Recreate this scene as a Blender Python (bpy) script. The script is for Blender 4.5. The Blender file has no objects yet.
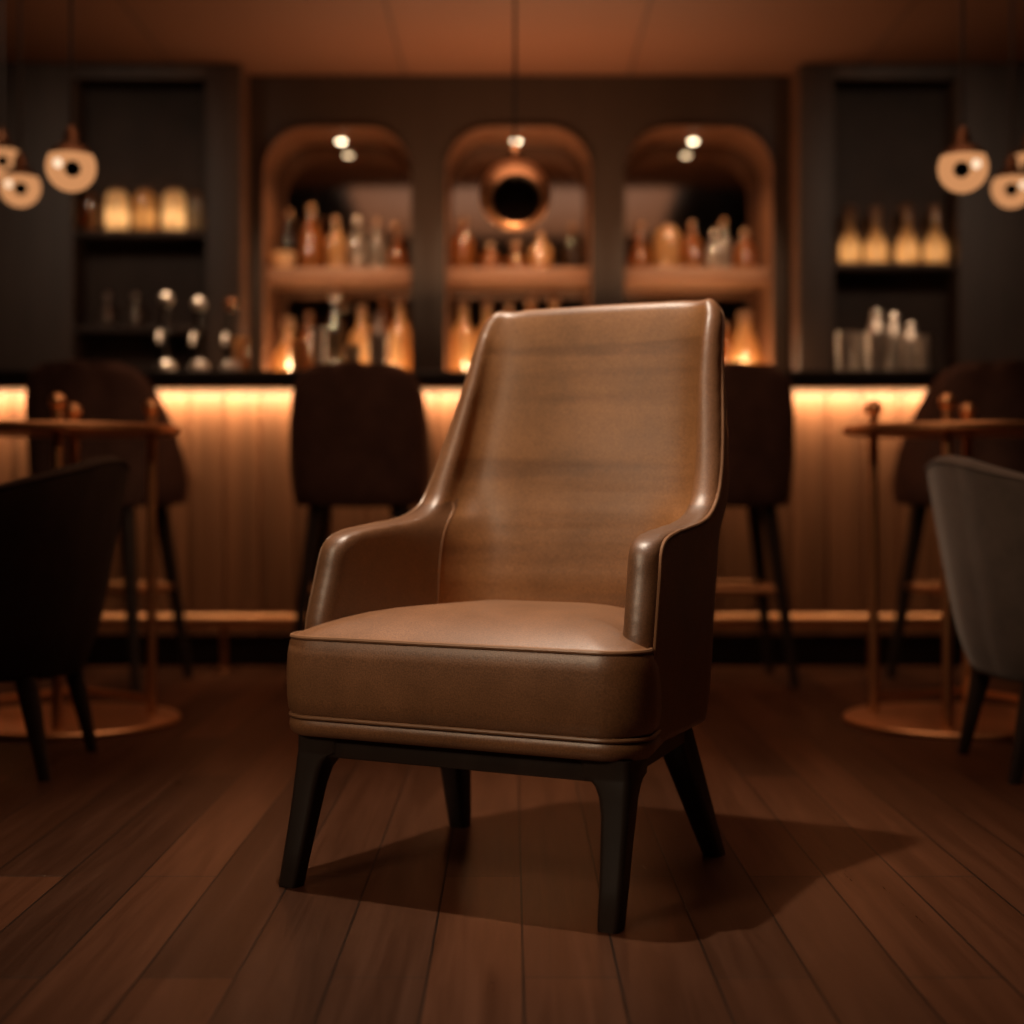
import bpy, bmesh, math, random
from mathutils import Vector, Matrix
random.seed(7)
C = bpy.context.scene.collection
PI = math.pi
F, HZ, EYE = 1535.0, 494.0, 0.66          # focal length in pixels, horizon row, eye height (m)

def at(u, v, d):                           # a photograph position at depth d -> metres in the room
    return ((u - 512) * d / F, d, EYE + (HZ - v) * d / F)

# ------------------------------------------------------------------ materials
def nt(name):
    m = bpy.data.materials.new(name); m.use_nodes = True
    t = m.node_tree; t.nodes.clear()
    o = t.nodes.new('ShaderNodeOutputMaterial')
    return m, t, o
def N(t, kind, **kw):
    n = t.nodes.new(kind)
    for k, v in kw.items():
        if k in n.inputs.keys(): n.inputs[k].default_value = v
        else: setattr(n, k, v)
    return n
def L(t, a, b): t.links.new(a, b)

def mat(name, col, rough=.5, metal=0., var=.25, scale=6., stretch=(1, 1, 1), bump=0., bscale=60., coat=0., sheen=0., spec=.5):
    m, t, o = nt(name)
    p = N(t, 'ShaderNodeBsdfPrincipled', Roughness=rough, Metallic=metal)
    p.inputs['Specular IOR Level'].default_value = spec
    p.inputs['Coat Weight'].default_value = coat
    p.inputs['Sheen Weight'].default_value = sheen
    p.inputs['Sheen Roughness'].default_value = .5
    tc = N(t, 'ShaderNodeTexCoord'); mp = N(t, 'ShaderNodeMapping'); mp.inputs['Scale'].default_value = stretch
    L(t, tc.outputs['Object'], mp.inputs['Vector'])
    nz = N(t, 'ShaderNodeTexNoise', Scale=scale, Detail=5., Roughness=.6); L(t, mp.outputs[0], nz.inputs['Vector'])
    r = N(t, 'ShaderNodeValToRGB')
    a = [c * (1 - var) for c in col]; b = [min(1, c * (1 + var)) for c in col]
    r.color_ramp.elements[0].color = (*a, 1); r.color_ramp.elements[1].color = (*b, 1)
    r.color_ramp.elements[0].position = .3; r.color_ramp.elements[1].position = .7
    L(t, nz.outputs['Fac'], r.inputs[0]); L(t, r.outputs[0], p.inputs['Base Color'])
    if bump:
        n2 = N(t, 'ShaderNodeTexNoise', Scale=bscale, Detail=3.); L(t, mp.outputs[0], n2.inputs['Vector'])
        bp = N(t, 'ShaderNodeBump', Strength=bump, Distance=.004)
        L(t, n2.outputs['Fac'], bp.inputs['Height']); L(t, bp.outputs[0], p.inputs['Normal'])
    L(t, p.outputs[0], o.inputs[0])
    return m

def emit(name, col, s):
    m, t, o = nt(name)
    e = N(t, 'ShaderNodeEmission', Strength=s); e.inputs['Color'].default_value = (*col, 1)
    L(t, e.outputs[0], o.inputs[0]); return m

def leather(name, col, ribs=False):
    m, t, o = nt(name)
    p = N(t, 'ShaderNodeBsdfPrincipled', Roughness=.4)
    p.inputs['Specular IOR Level'].default_value = .45 if ribs else .95
    tc = N(t, 'ShaderNodeTexCoord')
    n1 = N(t, 'ShaderNodeTexNoise', Scale=5., Detail=6., Roughness=.65); L(t, tc.outputs['Object'], n1.inputs['Vector'])
    n2 = N(t, 'ShaderNodeTexNoise', Scale=420., Detail=2.); L(t, tc.outputs['Object'], n2.inputs['Vector'])
    r = N(t, 'ShaderNodeValToRGB')
    r.color_ramp.elements[0].position = .3; r.color_ramp.elements[1].position = .72
    r.color_ramp.elements[0].color = (*[c * .72 for c in col], 1); r.color_ramp.elements[1].color = (*[c * 1.25 for c in col], 1)
    L(t, n1.outputs['Fac'], r.inputs[0])
    mx = N(t, 'ShaderNodeMix', data_type='RGBA', blend_type='MULTIPLY'); mx.inputs['Factor'].default_value = 1.
    L(t, r.outputs[0], mx.inputs['A'])
    r2 = N(t, 'ShaderNodeValToRGB')
    r2.color_ramp.elements[0].color = (.72, .72, .72, 1); r2.color_ramp.elements[1].color = (1.2, 1.2, 1.2, 1)
    r2.color_ramp.elements[0].position = .35; r2.color_ramp.elements[1].position = .65
    L(t, n2.outputs['Fac'], r2.inputs[0]); L(t, r2.outputs[0], mx.inputs['B'])
    bp = N(t, 'ShaderNodeBump', Strength=.22, Distance=.0012); L(t, n2.outputs['Fac'], bp.inputs['Height'])
    colour = mx.outputs['Result']
    rr = N(t, 'ShaderNodeMapRange'); rr.inputs['To Min'].default_value = .34; rr.inputs['To Max'].default_value = .47
    L(t, n1.outputs['Fac'], rr.inputs['Value']); L(t, rr.outputs[0], p.inputs['Roughness'])
    if ribs:                                  # soft irregular horizontal creases across the back
        mp = N(t, 'ShaderNodeMapping'); mp.inputs['Scale'].default_value = (1.0, 0.4, 17.)
        L(t, tc.outputs['Object'], mp.inputs['Vector'])
        n3 = N(t, 'ShaderNodeTexNoise', Scale=1., Detail=1.6, Roughness=.55); L(t, mp.outputs[0], n3.inputs['Vector'])
        rb = N(t, 'ShaderNodeValToRGB')
        e = rb.color_ramp.elements; e[0].position = .36; e[0].color = (.45, .40, .38, 1); e[1].position = .47; e[1].color = (1, 1, 1, 1)
        L(t, n3.outputs['Fac'], rb.inputs[0])
        m2 = N(t, 'ShaderNodeMix', data_type='RGBA', blend_type='MULTIPLY'); m2.inputs['Factor'].default_value = .5
        L(t, colour, m2.inputs['A']); L(t, rb.outputs[0], m2.inputs['B']); colour = m2.outputs['Result']
        b2 = N(t, 'ShaderNodeBump', Strength=.45, Distance=.006); L(t, n3.outputs['Fac'], b2.inputs['Height'])
        L(t, bp.outputs[0], b2.inputs['Normal']); bp = b2
    L(t, colour, p.inputs['Base Color']); L(t, bp.outputs[0], p.inputs['Normal']); L(t, p.outputs[0], o.inputs[0])
    return m

def floor_mat():
    m, t, o = nt('dark plank floor')
    p = N(t, 'ShaderNodeBsdfDiffuse'); gl = N(t, 'ShaderNodeBsdfGlossy'); gl.inputs['Color'].default_value = (1, .86, .72, 1)
    ms = N(t, 'ShaderNodeMixShader', Fac=.10)
    tc = N(t, 'ShaderNodeTexCoord'); sp = N(t, 'ShaderNodeSeparateXYZ'); L(t, tc.outputs['Object'], sp.inputs[0])
    ax = N(t, 'ShaderNodeMath', operation='ADD'); ax.inputs[1].default_value = 10 * .131 * 4 - .0153
    L(t, sp.outputs['X'], ax.inputs[0])
    ay = N(t, 'ShaderNodeMath', operation='ADD'); ay.inputs[1].default_value = 9.35; L(t, sp.outputs['Y'], ay.inputs[0])
    cb = N(t, 'ShaderNodeCombineXYZ'); L(t, ay.outputs[0], cb.inputs[0]); L(t, ax.outputs[0], cb.inputs[1])
    br = N(t, 'ShaderNodeTexBrick', offset=.37, squash=1.)
    br.inputs['Scale'].default_value = 1.; br.inputs['Brick Width'].default_value = 1.5; br.inputs['Row Height'].default_value = .131
    br.inputs['Mortar Size'].default_value = .002; br.inputs['Mortar Smooth'].default_value = .3; br.inputs['Bias'].default_value = 0.
    br.inputs['Color1'].default_value = (.046, .0165, .0075, 1); br.inputs['Color2'].default_value = (.098, .035, .015, 1)
    br.inputs['Mortar'].default_value = (.012, .006, .004, 1)
    L(t, cb.outputs[0], br.inputs['Vector'])
    mp = N(t, 'ShaderNodeMapping'); mp.inputs['Scale'].default_value = (30., 1.6, 1.)
    L(t, tc.outputs['Object'], mp.inputs['Vector'])
    # every row shifts its grain
    fl = N(t, 'ShaderNodeMath', operation='DIVIDE'); fl.inputs[1].default_value = .131; L(t, ax.outputs[0], fl.inputs[0])
    f2 = N(t, 'ShaderNodeMath', operation='FLOOR'); L(t, fl.outputs[0], f2.inputs[0])
    f3 = N(t, 'ShaderNodeMath', operation='MULTIPLY'); f3.inputs[1].default_value = 7.31; L(t, f2.outputs[0], f3.inputs[0])
    cz = N(t, 'ShaderNodeCombineXYZ'); L(t, f3.outputs[0], cz.inputs[2]); L(t, f3.outputs[0], cz.inputs[1])
    av = N(t, 'ShaderNodeVectorMath', operation='ADD'); L(t, mp.outputs[0], av.inputs[0]); L(t, cz.outputs[0], av.inputs[1])
    gr = N(t, 'ShaderNodeTexNoise', Scale=1., Detail=7., Roughness=.65, Distortion=.6); L(t, av.outputs[0], gr.inputs['Vector'])
    rp = N(t, 'ShaderNodeValToRGB'); rp.color_ramp.elements[0].position = .3; rp.color_ramp.elements[1].position = .7
    rp.color_ramp.elements[0].color = (.6, .58, .56, 1); rp.color_ramp.elements[1].color = (1.2, 1.2, 1.2, 1)
    L(t, gr.outputs['Fac'], rp.inputs[0])
    mx = N(t, 'ShaderNodeMix', data_type='RGBA', blend_type='MULTIPLY'); mx.inputs['Factor'].default_value = .85
    L(t, br.outputs['Color'], mx.inputs['A']); L(t, rp.outputs[0], mx.inputs['B']); L(t, mx.outputs['Result'], p.inputs['Color'])
    rr = N(t, 'ShaderNodeMapRange'); rr.inputs['To Min'].default_value = .22; rr.inputs['To Max'].default_value = .40
    L(t, gr.outputs['Fac'], rr.inputs['Value']); L(t, rr.outputs[0], gl.inputs['Roughness'])
    b1 = N(t, 'ShaderNodeBump', Strength=.12, Distance=.002); L(t, gr.outputs['Fac'], b1.inputs['Height'])
    b2 = N(t, 'ShaderNodeBump', Strength=.5, Distance=.003, invert=True); L(t, br.outputs['Fac'], b2.inputs['Height'])
    L(t, b1.outputs[0], b2.inputs['Normal']); L(t, b2.outputs[0], p.inputs['Normal']); L(t, b2.outputs[0], gl.inputs['Normal'])
    L(t, p.outputs[0], ms.inputs[1]); L(t, gl.outputs[0], ms.inputs[2]); L(t, ms.outputs[0], o.inputs[0]); return m

def ceiling_mat():                            # reddish panels, seams about a metre apart
    m, t, o = nt('reddish ceiling panels')
    p = N(t, 'ShaderNodeBsdfPrincipled', Roughness=.55)
    tc = N(t, 'ShaderNodeTexCoord'); sp = N(t, 'ShaderNodeSeparateXYZ'); L(t, tc.outputs['Object'], sp.inputs[0])
    a = N(t, 'ShaderNodeMath', operation='ADD'); a.inputs[1].default_value = 10.26 + .497; L(t, sp.outputs['X'], a.inputs[0])
    d = N(t, 'ShaderNodeMath', operation='DIVIDE'); d.inputs[1].default_value = 1.026; L(t, a.outputs[0], d.inputs[0])
    fr = N(t, 'ShaderNodeMath', operation='FRACT'); L(t, d.outputs[0], fr.inputs[0])
    lt = N(t, 'ShaderNodeMath', operation='LESS_THAN'); lt.inputs[1].default_value = .012; L(t, fr.outputs[0], lt.inputs[0])
    f2 = N(t, 'ShaderNodeMath', operation='FLOOR'); L(t, d.outputs[0], f2.inputs[0])
    wn = N(t, 'ShaderNodeTexWhiteNoise', noise_dimensions='1D'); L(t, f2.outputs[0], wn.inputs['W'])
    r = N(t, 'ShaderNodeValToRGB'); r.color_ramp.elements[0].color = (.20, .085, .045, 1); r.color_ramp.elements[1].color = (.25, .105, .055, 1)
    L(t, wn.outputs[0], r.inputs[0])
    mx = N(t, 'ShaderNodeMix', data_type='RGBA'); L(t, lt.outputs[0], mx.inputs['Factor']); L(t, r.outputs[0], mx.inputs['A'])
    mx.inputs['B'].default_value = (.07, .03, .018, 1); L(t, mx.outputs['Result'], p.inputs['Base Color']); L(t, p.outputs[0], o.inputs[0])
    return m

def glow_glass(name, col, clear=.25, gloss=.15, rough=.08):   # coloured bottle glass: scatters the light behind it
    m, t, o = nt(name)
    tr = N(t, 'ShaderNodeBsdfTranslucent'); tr.inputs[0].default_value = (*col, 1)
    tp = N(t, 'ShaderNodeBsdfTransparent'); tp.inputs[0].default_value = (*[.3 + .7 * c for c in col], 1)
    df = N(t, 'ShaderNodeBsdfDiffuse'); df.inputs[0].default_value = (*[c * .7 for c in col], 1)
    gl = N(t, 'ShaderNodeBsdfGlossy', Roughness=rough); gl.inputs[0].default_value = (1, .93, .85, 1)
    nz = N(t, 'ShaderNodeTexNoise', Scale=9.)
    mr = N(t, 'ShaderNodeMapRange'); mr.inputs['To Min'].default_value = .2; mr.inputs['To Max'].default_value = .5
    L(t, nz.outputs['Fac'], mr.inputs['Value'])
    a = N(t, 'ShaderNodeMixShader'); L(t, mr.outputs[0], a.inputs[0]); L(t, tr.outputs[0], a.inputs[1]); L(t, df.outputs[0], a.inputs[2])
    b = N(t, 'ShaderNodeMixShader', Fac=clear); L(t, a.outputs[0], b.inputs[1]); L(t, tp.outputs[0], b.inputs[2])
    c = N(t, 'ShaderNodeMixShader', Fac=gloss); L(t, b.outputs[0], c.inputs[1]); L(t, gl.outputs[0], c.inputs[2])
    L(t, c.outputs[0], o.inputs[0]); return m

M = {}
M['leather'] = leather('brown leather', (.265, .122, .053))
M['leather_arm'] = leather('shaded brown leather', (.175, .080, .035))  # same leather darkened: shade of the inner arms is put into the colour
M['leather_back'] = leather('creased brown leather', (.30, .138, .052), True)
M['piping'] = mat('leather piping', (.30, .155, .08), .35, var=.2)
M['dark_wood'] = mat('blackened wood', (.024, .016, .012), .4, var=.3, scale=14, stretch=(1, 1, .2))
M['floor'] = floor_mat()
M['ceil'] = ceiling_mat()
M['ceil_pale'] = mat('pale grey ceiling plaster', (.5, .48, .46), .8, var=.05)
M['ceil_dark'] = mat('dark ceiling paint', (.03, .02, .016), .8, var=.1)
M['wall'] = mat('charcoal wall panelling', (.062, .042, .032), .55, var=.15, stretch=(1, 1, .2))
M['wall_side'] = mat('dark side wall', (.03, .021, .017), .6, var=.15)
M['cabinet'] = mat('smoked oak cabinet', (.085, .060, .047), .5, var=.25, scale=10, stretch=(1, 1, .15))
M['end_lit'] = mat('end panel with warm light in its colour', (.17, .075, .038), .5, var=.2)  # warm light on the cabinet ends is put into this brighter colour
M['cab_in'] = mat('cabinet interior', (.075, .050, .038), .6, var=.2)
M['niche'] = mat('warm oak lining', (.26, .115, .055), .5, var=.2, scale=8, stretch=(.3, 1, 1))
M['mirror'] = mat('smoked mirror', (.36, .32, .285), .06, 1., var=.04)
M['top'] = mat('black stone worktop', (.010, .008, .007), .3, var=.3)
M['panel'] = mat('warm walnut bar front', (.24, .105, .045), .5, var=.28, scale=7, stretch=(3, 1, .12), bump=.15, bscale=20)
M['plinth'] = mat('dark plinth', (.02, .012, .009), .6, var=.2)
M['brass'] = mat('aged brass', (.66, .34, .16), .38, 1., var=.12, scale=4)
M['copper'] = mat('polished copper', (.80, .42, .22), .10, 1., var=.06, scale=3)
M['steel'] = mat('brushed steel', (.66, .58, .50), .45, 1., var=.1, scale=5)
M['velvet'] = mat('dark brown upholstery', (.10, .054, .040), .85, var=.2, scale=12, bump=.1, bscale=250, spec=.2)
M['velvet_tub'] = mat('brown black velvet', (.034, .020, .014), .9, var=.2, scale=12, bump=.1, bscale=250, spec=.15)
M['velvet_grey'] = mat('taupe velvet', (.085, .062, .048), .85, var=.25, scale=14, bump=.1, bscale=250, sheen=.3)
M['led'] = emit('warm light strip', (1., .62, .30), .9)
M['led_niche'] = emit('bottle shelf light', (1., .58, .28), 4.)
M['puck'] = emit('warm downlight', (1., .78, .5), 14.)
M['glow'] = emit('lamp glass', (1., .43, .17), .62)
M['glint'] = emit('lamp bulb', (1., .72, .48), 1.2)
M['socket'] = mat('dark lamp lining', (.02, .012, .008), .6, spec=.2)
M['copper_dark'] = mat('dark copper', (.16, .075, .04), .45, 1., var=.1)
M['copper_soft'] = mat('satin copper', (.80, .42, .22), .42, 1., var=.06, scale=3)
M['amber'] = glow_glass('amber glass', (.62, .24, .06))
M['honey'] = glow_glass('honey glass', (.95, .60, .28), .12)
M['clear'] = glow_glass('clear glass', (.75, .68, .6), .5, .25)
M['smoke'] = glow_glass('dark bottle glass', (.06, .035, .02), .2, .12)
M['frost'] = glow_glass('frosted cream glass', (1., .74, .46), .05, .08, .4)
M['cap'] = mat('bottle cap', (.40, .22, .12), .35, .6, var=.1)
M['cork'] = mat('cork', (.42, .25, .14), .7, var=.2, scale=30)
M['candle'] = emit('candle flame', (1., .6, .25), 30.)

# ------------------------------------------------------------------ mesh helpers
def link(name, me, m=None, parent=None, smooth=True, sharp=None):
    o = bpy.data.objects.new(name, me); C.objects.link(o)
    if m: me.materials.append(m)
    if smooth:
        me.polygons.foreach_set('use_smooth', [True] * len(me.polygons))
    if sharp is not None: me.set_sharp_from_angle(angle=math.radians(sharp))
    if parent: o.parent = parent
    return o
def bm_obj(name, bm, m=None, parent=None, smooth=True, sharp=40, recalc=True):
    if recalc: bmesh.ops.recalc_face_normals(bm, faces=bm.faces)
    me = bpy.data.meshes.new(name); bm.to_mesh(me); bm.free()
    return link(name, me, m, parent, smooth, sharp)
def poly_obj(name, vs, fs, m=None, parent=None, sharp=None):
    me = bpy.data.meshes.new(name); me.from_pydata([tuple(v) for v in vs], [], fs); me.update()
    return link(name, me, m, parent, True, sharp)
def box(bm, x0, x1, y0, y1, z0, z1, bev=0.):
    r = bmesh.ops.create_cube(bm, size=1.)
    vs = r['verts']
    for v in vs:
        v.co = Vector(((x0 + x1) / 2 + v.co.x * (x1 - x0), (y0 + y1) / 2 + v.co.y * (y1 - y0), (z0 + z1) / 2 + v.co.z * (z1 - z0)))
    if bev:
        es = {e for v in vs for e in v.link_edges}
        bmesh.ops.bevel(bm, geom=list(es), offset=bev, segments=3, affect='EDGES', profile=.5)
def box_obj(name, x0, x1, y0, y1, z0, z1, m, parent=None, bev=.004):
    bm = bmesh.new(); box(bm, x0, x1, y0, y1, z0, z1, bev); return bm_obj(name, bm, m, parent)
def lathe(bm, prof, seg=28, cx=0, cy=0, cz=0):
    rings = []
    for r, z in prof:
        if r < 1e-5: rings.append([bm.verts.new((cx, cy, cz + z))])
        else: rings.append([bm.verts.new((cx + r * math.cos(2 * PI * k / seg), cy + r * math.sin(2 * PI * k / seg), cz + z)) for k in range(seg)])
    for a, b in zip(rings, rings[1:]):
        for k in range(seg):
            q = [a[k % len(a)], a[(k + 1) % len(a)], b[(k + 1) % len(b)], b[k % len(b)]]
            q = [v for i, v in enumerate(q) if v not in q[:i]]
            if len(q) > 2: bm.faces.new(q)
def lathe_obj(name, prof, m, parent=None, seg=28, c=(0, 0, 0), sharp=35):
    bm = bmesh.new(); lathe(bm, prof, seg, *c); return bm_obj(name, bm, m, parent, sharp=sharp)
def ball(r, z=0, n=14, a0=-PI / 2, a1=PI / 2):
    return [(max(0, r * math.cos(a0 + (a1 - a0) * k / n)), z + r * math.sin(a0 + (a1 - a0) * k / n)) for k in range(n + 1)]
def tube(bm, pts, r, seg=10, closed=False, cap=True):
    pts = [Vector(p) for p in pts]; n = len(pts); rings = []; ref = None
    for i, p in enumerate(pts):
        if closed: d = pts[(i + 1) % n] - pts[i - 1]
        else: d = pts[min(i + 1, n - 1)] - pts[max(i - 1, 0)]
        d.normalize()
        if ref is None: ref = Vector((0, 0, 1)) if abs(d.z) < .9 else Vector((1, 0, 0))
        u = (ref - d * ref.dot(d)).normalized(); w = d.cross(u); ref = u
        rr = r[i] if isinstance(r, (list, tuple)) else r
        rings.append([bm.verts.new(p + u * rr * math.cos(2 * PI * k / seg) + w * rr * math.sin(2 * PI * k / seg)) for k in range(seg)])
    m = n if closed else n - 1
    for i in range(m):
        a, b = rings[i], rings[(i + 1) % n]
        for k in range(seg): bm.faces.new((a[k], a[(k + 1) % seg], b[(k + 1) % seg], b[k]))
    if cap and not closed:
        bm.faces.new(list(reversed(rings[0]))); bm.faces.new(rings[-1])
def tube_obj(name, pts, r, m, parent=None, seg=10, closed=False):
    bm = bmesh.new(); tube(bm, pts, r, seg, closed); return bm_obj(name, bm, m, parent)
def loft_obj(name, sections, m, parent=None, bev=0., cap=True):   # sections: equal-length loops of points
    bm = bmesh.new(); rings = [[bm.verts.new(p) for p in s] for s in sections]; n = len(rings[0])
    for a, b in zip(rings, rings[1:]):
        for k in range(n): bm.faces.new((a[k], a[(k + 1) % n], b[(k + 1) % n], b[k]))
    if cap: bm.faces.new(list(reversed(rings[0]))); bm.faces.new(rings[-1])
    return bm_obj(name, bm, m, parent, sharp=35)
def rrect(x0, x1, y0, y1, r, n=5):                                # rounded rectangle outline, counter-clockwise
    r = min(r, (x1 - x0) / 2 - 1e-4, (y1 - y0) / 2 - 1e-4)
    out = []
    for cx, cy, a in ((x1 - r, y1 - r, 0), (x0 + r, y1 - r, PI / 2), (x0 + r, y0 + r, PI), (x1 - r, y0 + r, 1.5 * PI)):
        for k in range(n + 1):
            t = a + PI / 2 * k / n; out.append((cx + r * math.cos(t), cy + r * math.sin(t)))
    return out
def thing(name, label, cat, loc=(0, 0, 0), rz=0, group=None):
    o = bpy.data.objects.new(name, None); C.objects.link(o); o.empty_display_size = .1
    o.location = loc; o.rotation_euler = (0, 0, rz); o['label'] = label; o['category'] = cat
    if group: o['group'] = group
    return o
def struct(o): o['kind'] = 'structure'; return o
def dup(root, loc, rz, label, group=None, scale=None):
    r = root.copy(); C.objects.link(r); r.location = loc; r.rotation_euler = (0, 0, rz); r['label'] = label
    if group: r['group'] = group
    if scale: r.scale = scale
    for ch in list(root.children):
        c = ch.copy(); C.objects.link(c); c.parent = r
        for g in ch.children:
            d = g.copy(); C.objects.link(d); d.parent = c
    return r
def cr(p0, p1, p2, p3, t):
    return tuple(.5 * ((2 * b) + (-a + c) * t + (2 * a - 5 * b + 4 * c - d) * t * t + (-a + 3 * b - 3 * c + d) * t ** 3) for a, b, c, d in zip(p0, p1, p2, p3))
def resample(rows, k):
    out = []; n = len(rows)
    for i in range(n - 1):
        p0 = rows[max(i - 1, 0)]; p3 = rows[min(i + 2, n - 1)]
        for j in range(k): out.append(cr(p0, rows[i], rows[i + 1], p3, j / k))
    out.append(tuple(rows[-1])); return out

# ------------------------------------------------------------------ upholstered wrap-round shell
# rows, bottom to top: (y, z of the side's front end, half width in front, half width at the rear, y and z of the back, corner radius, side thickness, back thickness)
def shell(rows, k=5, nS=8, nA=9, nB=9, crown=0., chord=.08, relax=4):
    R_ = resample(rows, k); O, I = [], []
    for (yB, zB, wF, wR, yb, zC, r, tS, tB) in R_:
        r = min(r, wR * .95); d_ = max(.008, yb - yB); q_ = min(.9 * d_, r * (1 - math.exp(-d_ / r)))      # corner: r across, q_ along
        half = []                             # from the front end to the middle of the back, on +x
        for j in range(nS):
            f = j / nS; half.append((wF + (wR - wF) * f, yB + (yb - q_ - yB) * f))
        for j in range(nA):
            a = PI / 2 * j / nA; half.append((wR - r + r * math.cos(a), yb - q_ + q_ * math.sin(a)))
        for j in range(nB + 1):
            f = j / nB; half.append(((wR - r) * (1 - f), yb + crown * math.sin(f * PI / 2)))
        Ls = [0.]
        for a, b in zip(half, half[1:]): Ls.append(Ls[-1] + math.hypot(b[0] - a[0], b[1] - a[1]))
        tot = Ls[-1]; n = len(half); ro, ri = [], []
        for j, (x, y) in enumerate(half):
            f = Ls[j] / tot; s = f * f * (3 - 2 * f); z = zB + (zC - zB) * s
            def on(l):                        # the point at arc length l, mirrored past the middle
                m_ = l > tot; l = 2 * tot - l if m_ else max(0., l)
                k_ = 0
                while k_ < n - 2 and Ls[k_ + 1] < l: k_ += 1
                g = (l - Ls[k_]) / max(1e-9, Ls[k_ + 1] - Ls[k_])
                x_ = half[k_][0] + (half[k_ + 1][0] - half[k_][0]) * g
                return (-x_ if m_ else x_, half[k_][1] + (half[k_ + 1][1] - half[k_][1]) * g)
            a, b = on(Ls[j] - chord), on(Ls[j] + chord); tx, ty = b[0] - a[0], b[1] - a[1]
            if j == n - 1: tx, ty = -1, 0
            q = math.hypot(tx, ty) or 1; nx, ny = -ty / q, tx / q      # points into the seat
            th = tS + (tB - tS) * min(1, max(0, (j - nS * .6) / (nA + nS * .4)))
            ro.append((x, y, z)); ri.append((x + nx * th, y + ny * th, z))
        O.append(ro + [(-x, y, z) for x, y, z in reversed(ro[:-1])]); I.append(ri + [(-x, y, z) for x, y, z in reversed(ri[:-1])])
    for _ in range(relax):                    # ease the inner skin
        J = [list(r) for r in I]
        for i in range(1, len(I) - 1):
            for j in range(1, len(I[0]) - 1):
                I[i][j] = tuple(.5 * c + .125 * (a + b + d + e) for c, a, b, d, e in zip(J[i][j], J[i - 1][j], J[i + 1][j], J[i][j - 1], J[i][j + 1]))
    return O, I, (nS, nA, nB)

def shell_parts(O, I, K=7):
    """outer faces, inner faces and rim faces of the shell as index lists over one vertex list; also the outer rim line"""
    nr, nc = len(O), len(O[0]); V = []; vo = {}; vi = {}
    for i in range(nr):
        for j in range(nc):
            vo[i, j] = len(V); V.append(Vector(O[i][j]))
            vi[i, j] = len(V); V.append(Vector(I[i][j]))
    outer, inner, rim = [], [], []
    for i in range(nr - 1):
        for j in range(nc - 1):
            outer.append(((i, j), (vo[i, j], vo[i + 1, j], vo[i + 1, j + 1], vo[i, j + 1])))
            inner.append(((i, j), (vi[i, j], vi[i, j + 1], vi[i + 1, j + 1], vi[i + 1, j])))
    def far(i, j, st):                        # the point eight centimetres in from the rim
        q, l = j, 0.
        while True:
            a, b = V[vo[i, q]], V[vo[i, q + st]]; e = (b - a).length
            if l + e >= .08 or not 0 < q + 2 * st < nc - 1: return a.lerp(b, min(1, (.08 - l) / max(e, 1e-9)))
            l += e; q += st
    path = [(i, 0) for i in range(nr)] + [(nr - 1, j) for j in range(1, nc)] + [(i, nc - 1) for i in range(nr - 2, -1, -1)]
    arcs = []; D = []; S_ = [0.]
    for q, (i, j) in enumerate(path):
        d = Vector((0, 0, 0))
        if j == 0: d += (V[vo[i, 0]] - far(i, 0, 1)).normalized()
        if j == nc - 1: d += (V[vo[i, nc - 1]] - far(i, nc - 1, -1)).normalized()
        if i == nr - 1: d += (V[vo[i, j]] - V[vo[i - 3, j]]).normalized()
        D.append(d.normalized())
        if q: S_.append(S_[-1] + (V[vo[i, j]] - V[vo[path[q - 1]]]).length)
    D2 = []
    for q in range(len(path)):                # turn the corner of the rim gradually
        a = Vector((0, 0, 0)); wsum = 0.
        for p_ in range(len(path)):
            e = abs(S_[p_] - S_[q])
            if e < .07:
                ds = (S_[min(p_ + 1, len(path) - 1)] - S_[max(p_ - 1, 0)]) / 2
                a += D[p_] * math.exp(-(e / .025) ** 2) * (ds + 1e-6)
        D2.append(a.normalized())
    for q, (i, j) in enumerate(path):
        o, n = V[vo[i, j]], V[vi[i, j]]
        w = (n - o); h = w.length / 2; wn = w.normalized()
        d = D2[q] - wn * D2[q].dot(wn)
        if d.length < 1e-6: d = Vector((0, 0, 1))
        d.normalize(); c = (o + n) / 2; row = [vo[i, j]]
        for k in range(1, K):
            a = PI * k / K
            row.append(len(V)); V.append(c - wn * h * math.cos(a) + d * h * .8 * math.sin(a))
        row.append(vi[i, j]); arcs.append(row)
    for a, b, pa, pb in zip(arcs, arcs[1:], path, path[1:]):
        for k in range(K): rim.append(((pa, pb, k), (a[k], a[k + 1], b[k + 1], b[k])))
    bottom = []
    for j in range(nc - 1): bottom.append((vo[0, j], vo[0, j + 1], vi[0, j + 1], vi[0, j]))
    line = [V[a[1]].lerp(V[a[0]], .5) + (V[a[0]] - V[a[-1]]).normalized() * .0015 for a in arcs]
    return V, outer, inner, rim, bottom, line, path
def sub_mesh(name, V, faces, m, parent):
    used = {}; vs = []; fs = []
    for f in faces:
        g = []
        for v in f:
            if v not in used: used[v] = len(vs); vs.append(V[v])
            g.append(used[v])
        fs.append(g)
    return poly_obj(name, vs, fs, m, parent)

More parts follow.
